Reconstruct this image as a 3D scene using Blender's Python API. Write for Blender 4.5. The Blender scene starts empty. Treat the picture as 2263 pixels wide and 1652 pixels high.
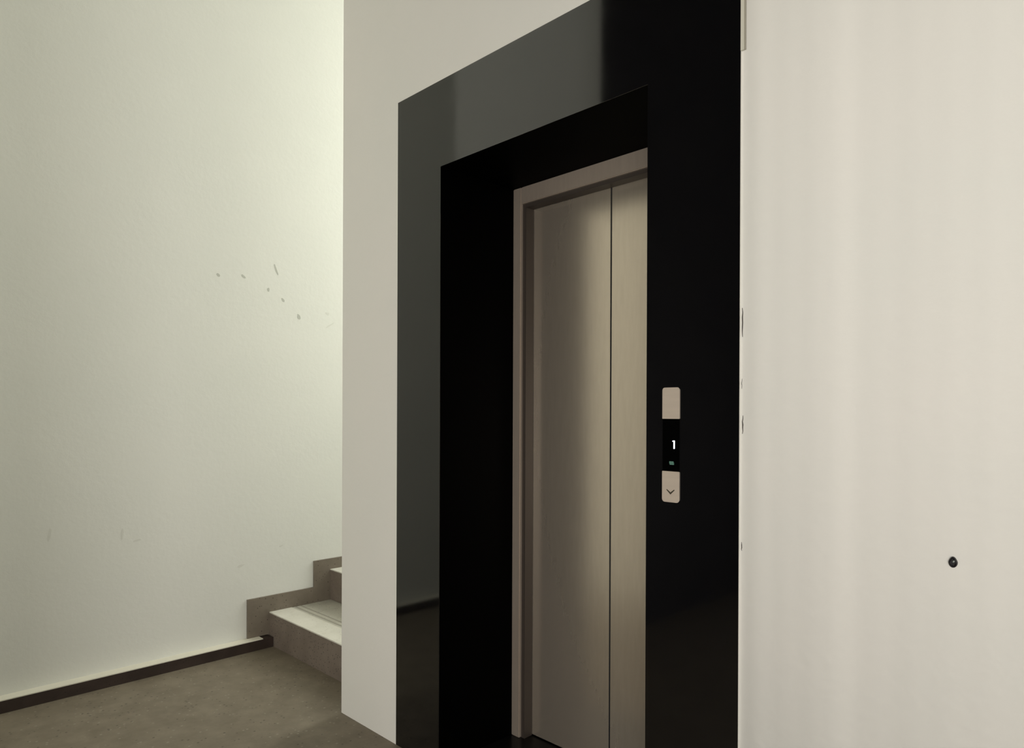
import bpy, bmesh, math, random
from mathutils import Matrix, Vector
random.seed(4)
C = bpy.context.scene.collection
S = bpy.context.scene

# ------------------------------------------------------------------ camera
F_PX, YAW, PITCH, ROLL = 1526.1, 0.78849, -0.00194, 0.00374
CAM = Vector((0.0, -1.5848, 1.30))
fw = Vector((-math.sin(YAW)*math.cos(PITCH), math.cos(YAW)*math.cos(PITCH), math.sin(PITCH)))
rt = Vector((math.cos(YAW), math.sin(YAW), 0)); up = rt.cross(fw)
r2 = rt*math.cos(ROLL) + up*math.sin(ROLL); u2 = up*math.cos(ROLL) - rt*math.sin(ROLL)
cd = bpy.data.cameras.new('camera'); cam = bpy.data.objects.new('camera', cd); C.objects.link(cam)
m = Matrix((r2, u2, -fw)).transposed().to_4x4(); m.translation = CAM
cam.matrix_world = m
cd.sensor_width = 36.0; cd.lens = F_PX/2263*36; cd.shift_y = 88.1/2263; cd.clip_start = 0.02
S.camera = cam

# ------------------------------------------------------------------ world, light, exposure
w = bpy.data.worlds.new('sky'); S.world = w; w.use_nodes = True
w.node_tree.nodes['Background'].inputs[0].default_value = (0.62, 0.72, 0.85, 1)
w.node_tree.nodes['Background'].inputs[1].default_value = 1.0
S.view_settings.view_transform = 'Standard'; S.view_settings.look = 'None'
S.view_settings.exposure = 0.0; S.view_settings.gamma = 1.0; S.view_settings.use_curve_mapping = False

def daylight(name, loc, aim, sx, sy, watts, col):
    l = bpy.data.lights.new(name, 'AREA'); l.shape = 'RECTANGLE'; l.size = sx; l.size_y = sy
    l.energy = watts; l.color = col
    o = bpy.data.objects.new(name, l); C.objects.link(o); o.location = loc
    o.rotation_euler = Vector(aim).to_track_quat('-Z', 'Y').to_euler()
    return o
YE = 3.5                            # far end of the stairwell
# daylight entering by the window over the stair landing, and by the glazed entrance behind the camera
daylight('stair_window_daylight', (-3.16, YE-.03, 3.05), (0, -1, 0), 0.86, 2.2, 100, (0.985, 1.0, 0.93))
daylight('added_side_daylight', (-2.66, 2.45, 2.85), (-1, 0, 0), 1.06, 1.9, 22, (1.0, 0.99, 0.90))  # unseen side source, added to narrow the bright edge on the left wall
daylight('entrance_daylight', (1.15, -3.67, 0.93), (0, 1, 0), 2.5, 1.8, 120, (1.0, 0.955, 0.90))

# ------------------------------------------------------------------ dimensions (metres)
XC, XFO, XFI, XRI, XRO = -2.6353, -2.2326, -1.9675, -1.0755, -0.8067   # along the lift wall (y = 0)
ZO, ZI = 2.5071, 2.1934
XL = -3.7051
REV = 0.3724                       # depth of the black reveal
HC = 4.8                           # hall ceiling
SC = 5.6                           # stairwell ceiling
YS, RISE, GO = 0.1776, 0.1802, 0.3796
NST = 7

# ------------------------------------------------------------------ materials
def mat(name, col, rough=0.5, metal=0.0, spec=0.5, ior=1.5):
    M = bpy.data.materials.new(name); M.use_nodes = True
    b = M.node_tree.nodes['Principled BSDF']
    b.inputs['Base Color'].default_value = (*col, 1); b.inputs['Roughness'].default_value = rough
    b.inputs['Metallic'].default_value = metal; b.inputs['Specular IOR Level'].default_value = spec
    b.inputs['IOR'].default_value = ior
    return M, M.node_tree, b
def noise(nt, scale, detail=3, rough=.55, vec=None):
    n = nt.nodes.new('ShaderNodeTexNoise'); n.inputs['Scale'].default_value = scale
    n.inputs['Detail'].default_value = detail; n.inputs['Roughness'].default_value = rough
    if vec is not None: nt.links.new(vec, n.inputs['Vector'])
    return n
def coords(nt, scale=(1, 1, 1)):
    t = nt.nodes.new('ShaderNodeTexCoord'); mp = nt.nodes.new('ShaderNodeMapping')
    mp.inputs['Scale'].default_value = scale; nt.links.new(t.outputs['Object'], mp.inputs['Vector'])
    return mp.outputs['Vector']
def ramp(nt, src, stops):
    r = nt.nodes.new('ShaderNodeValToRGB'); e = r.color_ramp.elements
    while len(e) < len(stops): e.new(0.5)
    for el, (p, c) in zip(e, stops): el.position = p; el.color = (*c, 1)
    nt.links.new(src, r.inputs['Fac']); return r.outputs['Color']
def bump(nt, b, src, strength, dist):
    n = nt.nodes.new('ShaderNodeBump'); n.inputs['Strength'].default_value = strength
    n.inputs['Distance'].default_value = dist
    nt.links.new(src, n.inputs['Height']); nt.links.new(n.outputs['Normal'], b.inputs['Normal'])
def mix(nt, a, b_, fac, mode='MIX'):
    n = nt.nodes.new('ShaderNodeMix'); n.data_type = 'RGBA'; n.blend_type = mode
    for s, v in ((n.inputs[6], a), (n.inputs[7], b_), (n.inputs[0], fac)):
        if hasattr(v, 'is_output'): nt.links.new(v, s)
        else: s.default_value = v if not isinstance(v, tuple) else (*v, 1)
    return n.outputs[2]

def plaster(name, base, tint):
    M, nt, b = mat(name, base, 0.75, spec=.25)
    v = coords(nt)
    n = noise(nt, 1.6, 4, .6, v)
    col = ramp(nt, n.outputs['Fac'], [(.3, tint), (.7, base)])
    nt.links.new(col, b.inputs['Base Color'])
    n2 = noise(nt, 34, 4, .6, v); bump(nt, b, n2.outputs['Fac'], .18, .004)
    return M
M_WALL = plaster('white_plaster', (.80, .78, .73), (.77, .765, .715))
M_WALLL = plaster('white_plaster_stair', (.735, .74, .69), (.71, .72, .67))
M_CEIL, _, _ = mat('ceiling_white', (.66, .655, .63), .8)
M_DARK, nt, b = mat('dark_for_reflection', (.022, .02, .02), .55, spec=.3)  # colour of the added side wall, dark for its reflection in the glass
nt.links.new(ramp(nt, noise(nt, 6, 3, .5, coords(nt)).outputs['Fac'], [(.3, (.016, .015, .015)), (.7, (.03, .027, .026))]), b.inputs['Base Color'])

def stone(name, c0, c1, light, dark, rough, speck=70):
    M, nt, b = mat(name, c0, rough, spec=.4)
    v = coords(nt)
    base = ramp(nt, noise(nt, 9, 5, .65, v).outputs['Fac'], [(.32, c0), (.68, c1)])
    vo = nt.nodes.new('ShaderNodeTexVoronoi'); vo.inputs['Scale'].default_value = speck; nt.links.new(v, vo.inputs['Vector'])
    fleck = ramp(nt, vo.outputs['Distance'], [(.0, (1, 1, 1)), (.22, (1, 1, 1)), (.30, (0, 0, 0))])
    kind = nt.nodes.new('ShaderNodeSeparateColor'); nt.links.new(vo.outputs['Color'], kind.inputs[0])
    lf = ramp(nt, kind.outputs[0], [(.80, (0, 0, 0)), (.86, (1, 1, 1))])
    df = ramp(nt, kind.outputs[1], [(.80, (0, 0, 0)), (.86, (1, 1, 1))])
    a = mix(nt, fleck, lf, 1.0, 'MULTIPLY'); d = mix(nt, fleck, df, 1.0, 'MULTIPLY')
    c = mix(nt, base, light, a); c = mix(nt, c, dark, d)
    nt.links.new(c, b.inputs['Base Color'])
    bump(nt, b, noise(nt, 60, 3, .6, v).outputs['Fac'], .1, .002)
    return M
M_FLOOR = stone('terrazzo_floor', (.152, .125, .087), (.21, .178, .129), (.25, .225, .175), (.10, .08, .058), .55, 55)
M_TREAD = stone('stair_tread_stone', (.45, .435, .365), (.54, .52, .445), (.42, .40, .34), (.17, .15, .12), .5, 90)
M_BAND = stone('stair_nosing_stone', (.62, .60, .52), (.70, .68, .60), (.74, .72, .66), (.5, .47, .4), .5, 90)
M_RISER = stone('stair_riser_stone', (.165, .132, .105), (.215, .178, .145), (.23, .2, .16), (.07, .055, .045), .55, 90)
M_SKIRT = stone('stair_skirting_stone', (.15, .128, .098), (.20, .17, .132), (.2, .17, .13), (.06, .05, .04), .5, 90)
M_BASE = stone('baseboard_stone', (.026, .017, .013), (.045, .03, .024), (.07, .055, .045), (.02, .014, .01), .5, 90)
M_LEDGE, _, _ = mat('cream_ledge', (.72, .69, .58), .7)

M_BLACK, nt, b = mat('black_glass', (.002, .002, .0025), .06, spec=.5, ior=1.76)
nt.links.new(ramp(nt, noise(nt, 5, 4, .6, coords(nt)).outputs['Fac'], [(.35, (.05,)*3), (.7, (.085,)*3)]), b.inputs['Roughness'])
M_REVEAL, _, _ = mat('black_reveal_panel', (.0005, .0005, .0005), .5, spec=.02, ior=1.45)
M_GRANITE, _, _ = mat('black_threshold', (.004, .004, .004), .35, spec=.3)

def steel(name, col, rough, streak, metal):
    M, nt, b = mat(name, col, rough, metal, spec=.3)
    n = noise(nt, 1.0, 4, .6, coords(nt, (70, 70, 9) if streak == 'v' else (9, 9, 70)))
    k = tuple(c*.93 for c in col)
    nt.links.new(ramp(nt, n.outputs['Fac'], [(.3, k), (.7, col)]), b.inputs['Base Color'])
    return M
M_DOOR = steel('brushed_door_steel', (.62, .54, .44), .24, 'v', .74)
M_FRAME = steel('brushed_frame_steel', (.44, .37, .305), .42, 'v', .45)
M_SHADE_RETURN, _, _ = mat('shaded_steel_return', (.06, .048, .04), .5, .3)  # steel darkened in colour for the shadow line round the doors
M_PLATE = steel('satin_plate_steel', (.56, .48, .40), .5, 'h', .3)
M_BACKING, _, _ = mat('backing_dark', (.006, .006, .006), .8)  # near-black for the added sheet and strip behind the door seam
M_DIGIT, nt, b = mat('display_white_light', (.8, .85, 1), .5)
b.inputs['Emission Color'].default_value = (.85, .9, 1, 1); b.inputs['Emission Strength'].default_value = 2.2
M_GREEN, nt, b = mat('display_green_print', (.10, .22, .17), .5)
b.inputs['Emission Color'].default_value = (.10, .23, .17, 1); b.inputs['Emission Strength'].default_value = .2
M_ENGRAVE, _, _ = mat('engraved_dark', (.03, .025, .012), .6)
M_SCUFF, _, _ = mat('scuff_grey', (.46, .47, .42), .8)
M_SMEAR, _, _ = mat('scuff_faint', (.65, .655, .60), .8)
M_CRACK, _, _ = mat('crack_dark', (.06, .052, .045), .9)
M_STRIP, _, _ = mat('plaster_edge_grey', (.36, .34, .28), .8)
M_STRIP2, _, _ = mat('plaster_edge_light', (.62, .60, .51), .8)
M_RUBBER, _, _ = mat('black_rubber', (.004, .003, .005), .35)
M_HIGHLIGHT, _, _ = mat('highlight_grey', (.22, .24, .23), .3, .6)  # grey of the highlight inside the plug, put in as colour
M_WFR, _, _ = mat('window_frame_white', (.75, .75, .73), .5)

# ------------------------------------------------------------------ helpers
def link(name, bm, material, parent=None, bevel=0.0):
    if bevel:
        bmesh.ops.bevel(bm, geom=bm.edges[:], offset=bevel, segments=2, affect='EDGES', clamp_overlap=True)
    bmesh.ops.recalc_face_normals(bm, faces=bm.faces[:])
    me = bpy.data.meshes.new(name); bm.to_mesh(me); bm.free(); me.materials.append(material)
    o = bpy.data.objects.new(name, me); C.objects.link(o)
    if parent: o.parent = parent; o.matrix_parent_inverse = parent.matrix_world.inverted()
    return o
def bx(bm, x0, x1, y0, y1, z0, z1):
    v = [bm.verts.new(p) for p in ((x0,y0,z0),(x1,y0,z0),(x1,y1,z0),(x0,y1,z0),(x0,y0,z1),(x1,y0,z1),(x1,y1,z1),(x0,y1,z1))]
    for f in ((3,2,1,0),(4,5,6,7),(0,1,5,4),(1,2,6,5),(2,3,7,6),(3,0,4,7)): bm.faces.new([v[i] for i in f])
def boxes(name, lst, material, parent=None, bevel=0.0):
    bm = bmesh.new()
    for b_ in lst: bx(bm, *b_)
    return link(name, bm, material, parent, bevel)
def prism(name, pts, to3, t, material, parent=None, bevel=0.0):
    """outline pts (2D) extruded by t; to3(a, b, k) gives the 3D point, k in 0..t"""
    bm = bmesh.new()
    a = [bm.verts.new(to3(p, q, 0)) for p, q in pts]; c = [bm.verts.new(to3(p, q, t)) for p, q in pts]
    bm.faces.new(a); bm.faces.new(c[::-1]); n = len(pts)
    for i in range(n): bm.faces.new((a[i], c[i], c[(i+1) % n], a[(i+1) % n]))
    return link(name, bm, material, parent, bevel)
def struct(o): o['kind'] = 'structure'; return o
def empty(name, loc=(0, 0, 0)):
    o = bpy.data.objects.new(name, None); C.objects.link(o); o.location = loc; o.empty_display_size = .1
    bpy.context.view_layer.update(); return o
def thing(name, label, cat, loc):
    o = empty(name, loc); o['label'] = label; o['category'] = cat; return o

# ------------------------------------------------------------------ the setting
XR, YB, YN = 2.6, -3.7, -1.53      # right wall, back wall, wall stub facing the stair
XN = -2.43
struct(boxes('floor', [(XL-.2, XR+.2, YB-.2, YE+.2, -.2, 0)], M_FLOOR))
struct(boxes('ceiling', [(XL-.2, XR+.2, YB-.2, .6, HC, HC+.2), (XL-.2, XC+.12, .6, YE+.2, SC, SC+.2)], M_CEIL))
wl = struct(boxes('wall_left', [(XL-.2, XL, YN-.2, YE+.2, 0, SC)], M_WALLL))

# lift wall: piers, head and backing, the plain part right of the surround slightly uneven
bm = bmesh.new()
BK = .62
bx(bm, XC, XFO, 0, BK, 0, HC); bx(bm, XFO, XRO, 0, BK, ZO, HC)
bx(bm, XFO, XFI-.02, .0015, BK, 0, ZO); bx(bm, XRI+.02, XRO, .0015, BK, 0, ZO); bx(bm, XFI-.02, XRI+.02, .0015, BK, ZI+.02, ZO)
bx(bm, XC, XC+.12, .55, .62, HC, SC)
def sstep(x, a, b_):
    t = min(1, max(0, (x-a)/(b_-a))); return t*t*(3-2*t)
def plaster_y(x):
    # relief shaped so the hollow shades beside the surround and the ridge catches light
    t = x - XRO
    return (.006*math.exp(-(t/.030)**2) - .004*sstep(x, -.74, -.595) + .006*sstep(x, -.592, -.535) - .003*sstep(x, -.5, -.38)
            + .0003*math.sin(t*95) + .0008*math.sin(t*15+2))
prof = []
n = 260
for i in range(n+1):
    x = XRO + (XR-XRO)*(i/n)**1.6
    t = x - XRO
    prof.append((x, plaster_y(x)))
prev = None
front = []
for x, y in prof: front.append((bm.verts.new((x, y, 0)), bm.verts.new((x, y, HC))))
for a, c in zip(front, front[1:]):
    f = bm.faces.new((a[0], c[0], c[1], a[1])); f.smooth = True
b0 = (bm.verts.new((XRO, BK, 0)), bm.verts.new((XRO, BK, HC))); b1 = (bm.verts.new((XR, BK, 0)), bm.verts.new((XR, BK, HC)))
bm.faces.new((front[0][0], front[0][1], b0[1], b0[0])); bm.faces.new((front[-1][0], b1[0], b1[1], front[-1][1]))
bm.faces.new((b0[0], b0[1], b1[1], b1[0]))
bm.faces.new([f[1] for f in front] + [b1[1], b0[1]]); bm.faces.new([f[0] for f in front][::-1] + [b0[0], b1[0]])
wf = struct(link('wall_front', bm, M_WALL))

struct(boxes('wall_light_stop', [(XFI-.3, XRI+.3, BK, BK+.05, 0, ZO)], M_BACKING))  # unseen dark sheet behind the doors, added to stop light leaking through
struct(boxes('wall_stair', [(XC, XC+.12, BK, 1.9, 0, SC), (XC, XC+.12, 3.0, YE+.2, 0, SC), (XC, XC+.12, 1.9, 3.0, 0, 1.88), (XC, XC+.12, 1.9, 3.0, 3.82, SC)], M_WALL))
struct(boxes('wall_stair_end', [(XL, XC, YE, YE+.2, 0, 1.93), (XL, XC, YE, YE+.2, 4.17, SC), (XL, XL+.1, YE, YE+.2, 1.93, 4.17),
       (XC-.08, XC, YE, YE+.2, 1.93, 4.17)], M_WALL))
struct(boxes('wall_stair_head', [(XL, XC+.12, .42, .6, HC+.2, SC)], M_WALL))
struct(boxes('wall_stub', [(XL, XN, YN-.2, YN, 0, HC)], M_WALL))
struct(boxes('wall_side_added', [(XN-.2, XN, YB, YN-.2, 0, HC), (XN, XN+.015, YB, YN, 0, HC)], M_DARK))  # unseen dark wall, added to darken the reflection in the black surround
struct(boxes('wall_right', [(XR, XR+.2, YB-.2, BK, 0, HC)], M_WALL))
EX0, EX1, EZ = -.12, 2.42, 1.95     # glazed entrance opening
struct(boxes('wall_back', [(XN-.2, EX0, YB-.2, YB, 0, HC), (EX1, XR, YB-.2, YB, 0, HC), (EX0, EX1, YB-.2, YB, EZ, HC)], M_WALL))
def frame(name, x0, x1, z0, z1, y, t, wd, div):
    L = [(x0, x0+wd, y, y+t, z0, z1), (x1-wd, x1, y, y+t, z0, z1), (x0+wd, x1-wd, y, y+t, z1-wd, z1), (x0+wd, x1-wd, y, y+t, z0, z0+wd)]
    for k in range(1, div):
        c = x0 + (x1-x0)*k/div; L.append((c-wd/2, c+wd/2, y, y+t, z0+wd, z1-wd))
    return struct(boxes(name, L, M_WFR))
frame('window_1', XL+.1, XC-.08, 1.93, 4.17, YE+.01, .05, .05, 2)
struct(boxes('window_added', [(XC+.05, XC+.1, 1.9, 1.94, 1.88, 3.82), (XC+.05, XC+.1, 2.96, 3.0, 1.88, 3.82),  # unseen frame around the added side daylight
        (XC+.05, XC+.1, 1.94, 2.96, 1.88, 1.92), (XC+.05, XC+.1, 1.94, 2.96, 3.78, 3.82)], M_WFR))
frame('door_1', EX0, EX1, 0, EZ, YB-.06, .05, .07, 3)

# baseboard on the stair-side wall: dark stone face with a pale top ledge
BT, BH = .0657, .0571
bl = struct(boxes('baseboard_left', [(XL, XL+BT, YN, YS-.004, 0, BH-.004)], M_BASE))
boxes('ledge', [(XL, XL+BT-.002, YN, YS-.06, BH-.004, BH)], M_LEDGE, bl)

# stair flight: each step a riser, a tread, a pale front band and two grooves
st = struct(empty('stairs', (XL, YS, 0)))
M_GROOVE, _, _ = mat('tread_groove', (.34, .32, .265), .7)
for k in range(NST):
    y0 = YS + k*GO; z1 = RISE*(k+1); z0 = RISE*k
    last = k == NST-1
    y1 = YE if last else y0 + GO
    boxes('riser', [(XL, XC, y0, y0+.03, z0, z1-.006)], M_RISER, st)
    boxes('nosing_band', [(XL, XC, y0-.001, y0+.135, z1-.006, z1)], M_BAND, st, .0015)
    boxes('tread', [(XL, XC, y0+.135, y1+.03 if not last else y1, z1-.03, z1-.0015)], M_TREAD, st)
    for q, ww in ((.150, .012), (.185, .010)):
        boxes('groove', [(XL+.012, XC, y0+q, y0+q+ww, z1-.002, z1-.0008)], M_GROOVE, st)
# skirting on the stair wall, one stepped slab per step
tr = struct(empty('trim_1', (XL, 0, 0)))
SKY = [.0525 + k*.399 for k in range(2)] + [.4515 + GO*(k+1) for k in range(NST-1)]
SKZ = [.2698, .4230] + [.4230 + RISE*(k+1) for k in range(NST-1)]
for k in range(NST):
    ya, yb, zt = SKY[k], SKY[k+1], SKZ[k]
    zb = BH if k == 0 else SKZ[k-1]-.10
    pts = [(ya, zb), (ya, zt), (yb, zt), (yb, zt-.10), (YS+k*GO+.02, RISE*(k+1)-.02), (YS+k*GO+.02, RISE*k)]
    if k == 0: pts = [(ya, BH), (ya, zt), (yb, zt), (yb, RISE-.02), (YS+.02, RISE-.02), (YS+.02, BH)]
    else: pts = [(ya, zb-.02), (ya, zt), (yb, zt), (yb, RISE*(k+1)-.02), (YS+k*GO+.02, RISE*(k+1)-.02), (YS+k*GO+.02, zb-.02)]
    prism('skirting_slab', pts, lambda a, b_, t: (XL+t, a, b_), .012, M_SKIRT, tr)

# scuffs and smears on the stair-side wall
def blot(name, y, z, ly, lz, ang, material, parent, seed):
    rnd = random.Random(seed); pts = []
    for i in range(10):
        a = 2*math.pi*i/10; r = 1 + rnd.uniform(-.25, .25)
        p, q = ly*r*math.cos(a), lz*r*math.sin(a)
        pts.append((y + p*math.cos(ang)-q*math.sin(ang), z + p*math.sin(ang)+q*math.cos(ang)))
    return prism(name, pts, lambda a, b_, t: (XL+t, a, b_), .0006, material, parent)
for i, (y, z, l, s_, an) in enumerate([(-.107, 2.025, .010, .008, -.8), (.0295, 2.035, .015, .007, -.8), (.216, 2.102, .028, .006, -1.2),
        (.171, 1.982, .013, .007, -1.5), (.26, 1.934, .014, .007, -1.0), (.355, 1.848, .015, .009, -1.1)]):
    blot('scuff_mark', y, z, l, s_, an, M_SCUFF, wl, i)
for i, (y, z, l, s_, an) in enumerate([(.541, 1.886, .012, .009, 0), (.56, 1.82, .035, .004, .6), (.254, .539, .012, .006, .3), (-.862, .739, .030, .006, 1.4), (-.564, .70, .032, .006, 1.5), (-.50, .665, .02, .006, .2), (.02, .46, .02, .007, .2)]):
    blot('smear', y, z, l, s_, an, M_SMEAR, wl, 40+i)

# cracks and a loose plaster edge beside the surround
def sliver(x, z0, z1, wd, seed):
    rnd = random.Random(seed); L = []; R_ = []
    for i in range(7):
        t = i/6; z = z0+(z1-z0)*t; c = x + rnd.uniform(-.0008, .0008); h = wd*(.35+.65*math.sin(math.pi*t))*rnd.uniform(.7, 1.1)/2
        L.append((c-h, z)); R_.append((c+h, z))
    return prism('crack', L + R_[::-1], lambda a, b_, t: (a, plaster_y(x)-.0006+t, b_), .004, M_CRACK, wf)
for i, (x, z0, z1, wd) in enumerate([(-.8022, 1.487, 1.558, .0032), (-.8003, 1.250, 1.295, .003), (-.8020, .964, .985, .0022), (-.803, 1.36, 1.385, .0012)]):
    sliver(x, z0, z1, wd, i)
t2 = struct(boxes('trim_2', [(XRO, XRO+.0085, -.0005, .004, 2.186, HC-.001)], M_STRIP2))
boxes('edge_line', [(XRO+.0085, XRO+.0125, .0008, .004, 2.186, HC-.001)], M_STRIP, t2)

# ------------------------------------------------------------------ black surround of the lift
su = thing('elevator_surround', 'black polished glass surround framing the elevator doorway in the white wall', 'door surround', ((XFI+XRI)/2, 0, 0))
boxes('side_panel', [(XFO, XFI, 0, .0015, 0, ZO)], M_BLACK, su)
boxes('side_panel', [(XRI, XRO, 0, .0015, 0, ZO)], M_BLACK, su)
boxes('lintel_panel', [(XFI, XRI, 0, .0015, ZI, ZO)], M_BLACK, su)
boxes('reveal_panel', [(XFI-.02, XFI, .0015, BK-.1, 0, ZI)], M_REVEAL, su)
boxes('reveal_panel', [(XRI, XRI+.02, .0015, BK-.1, 0, ZI)], M_REVEAL, su)
boxes('soffit_panel', [(XFI-.02, XRI+.02, .0015, BK-.1, ZI, ZI+.02)], M_REVEAL, su)
boxes('threshold', [(XFI, XRI, .002, REV+.02, .0, .006)], M_GRANITE, su)

# ------------------------------------------------------------------ elevator landing door
XM = (XFI+XRI)/2
ed = thing('elevator', 'two-panel brushed steel elevator sliding door closed inside the black surround', 'elevator', (XM, REV, 0))
JW = .044
for sx in (-1, 1):
    e = XFI if sx < 0 else XRI
    a, b_ = sorted((e, e - sx*JW))
    j = boxes('jamb', [(a, b_, REV, REV+.045, .006, ZI)], M_FRAME, ed, .003)
    a, b_ = sorted((e - sx*JW, e - sx*(JW+.018)))
    boxes('jamb_return', [(a, b_, REV+.012, REV+.056, .006, ZI-.066)], M_SHADE_RETURN, j)
h_ = boxes('header', [(XFI+JW, XRI-JW, REV, REV+.045, ZI-.066, ZI)], M_FRAME, ed, .003)
boxes('header_lip', [(XFI+JW+.018, XRI-JW-.018, REV+.012, REV+.056, ZI-.080, ZI-.066)], M_SHADE_RETURN, h_)
YD = REV + .058
boxes('door_panel', [(XFI+.02, XM-.0035, YD, YD+.03, .010, ZI-.03)], M_DOOR, ed)
boxes('door_panel', [(XM+.0035, XRI-.02, YD, YD+.03, .010, ZI-.03)], M_DOOR, ed)
boxes('seam_dark_strip', [(XM-.0034, XM+.0034, YD+.0012, YD+.029, .011, ZI-.031)], M_BACKING, ed)  # dark strip added in the gap so the seam stays dark
boxes('sill', [(XFI+.001, XRI-.001, REV+.02, YD+.06, 0, .005)], M_GRANITE, ed)

# ------------------------------------------------------------------ call panel
PX0, PX1 = -1.0235, -.9712
cp = thing('call_panel', 'narrow elevator call panel with steel plates and a lit digit on the black surround', 'call panel', ((PX0+PX1)/2, 0, 1.0648))
boxes('glass_back', [(PX0+.0005, PX1-.0005, -.0014, -.0002, 1.0655, 1.3672)], M_REVEAL, cp)
def rounded(x0, x1, z0, z1, rt_, rb):
    P = []
    for cx, cz, a0, r in ((x1-rt_, z1-rt_, 0, rt_), (x0+rt_, z1-rt_, 90, rt_), (x0+rb, z0+rb, 180, rb), (x1-rb, z0+rb, 270, rb)):
        for i in range(6):
            a = math.radians(a0 + 18*i); P.append((cx+r*math.cos(a), cz+r*math.sin(a)))
    return P
tf = lambda a, b_, t: (a, -.0026+t, b_)
prism('blank_plate', rounded(PX0, PX1, 1.2850, 1.3677, .0075, .0015), tf, .0026-.0003, M_PLATE, cp)
lo = prism('button_plate', rounded(PX0, PX1, 1.0648, 1.1464, .0020, .0085), tf, .0026-.0003, M_PLATE, cp)
cx, cz = -.9974, 1.0863
hw = .0112; rise = .0128; tk = .0046
chev = [(cx-hw, cz+rise), (cx-hw-.0012, cz+rise-.002), (cx, cz-.001), (cx+hw+.0012, cz+rise-.002), (cx+hw, cz+rise), (cx, cz+tk)]
prism('down_arrow', chev, lambda a, b_, t: (a, -.0030+t, b_), .0012, M_ENGRAVE, lo)
ds = boxes('display', [(PX0+.004, PX1-.004, -.0018, -.0014, 1.150, 1.280)], M_REVEAL, cp)
dg = [(-.9893, 1.2064), (-.9853, 1.2064), (-.9853, 1.2279), (-.9898, 1.2279), (-.9925, 1.2268), (-.9925, 1.2248), (-.9893, 1.2252)]
prism('digit_one', dg, lambda a, b_, t: (a, -.0023+t, b_), .0006, M_DIGIT, ds)
for z in (1.1640, 1.1672, 1.1704):
    boxes('green_mark', [(-1.0018 + (.0015 if z < 1.165 else 0), -.9888 + (.0012 if z < 1.168 else 0), -.0022, -.0018, z, z+.0022)], M_GREEN, ds)

# ------------------------------------------------------------------ small black plug in the white wall
wp = thing('black_plug', 'small black oval plug stuck in the plain white wall', 'wall plug', (-.3527, 0, 1.008))
bm = bmesh.new()
rings = [(.0, .0004, .0002), (.0080, .0110, .0002), (.0076, .0106, -.0050), (.0058, .0086, -.0064), (.0046, .0070, -.0050), (.0044, .0068, -.0020)]
prevr = None
for rx, rz, y in rings[1:]:
    cur = []
    for i in range(20):
        a = 2*math.pi*i/20
        zz = rz*math.sin(a); xx = rx*math.cos(a)*(1-.28*max(0, math.sin(a)))
        cur.append(bm.verts.new((-.3527+xx, y, 1.0075+zz)))
    if prevr:
        for i in range(20): bm.faces.new((prevr[i], prevr[(i+1) % 20], cur[(i+1) % 20], cur[i]))
    else: bm.faces.new(cur[::-1])
    prevr = cur
bm.faces.new(prevr)
link('collar', bm, M_RUBBER, wp)
bm = bmesh.new(); bmesh.ops.create_uvsphere(bm, u_segments=12, v_segments=8, radius=1)
bmesh.ops.scale(bm, vec=(.0026, .003, .0036), verts=bm.verts); bmesh.ops.rotate(bm, cent=(0, 0, 0), matrix=Matrix.Rotation(.5, 3, 'Y'), verts=bm.verts)
bmesh.ops.translate(bm, vec=(-.3515, -.0036, 1.0090), verts=bm.verts)
for f in bm.faces: f.smooth = True
link('highlight_bead', bm, M_HIGHLIGHT, wp)  # bead standing for the highlight in the black collar
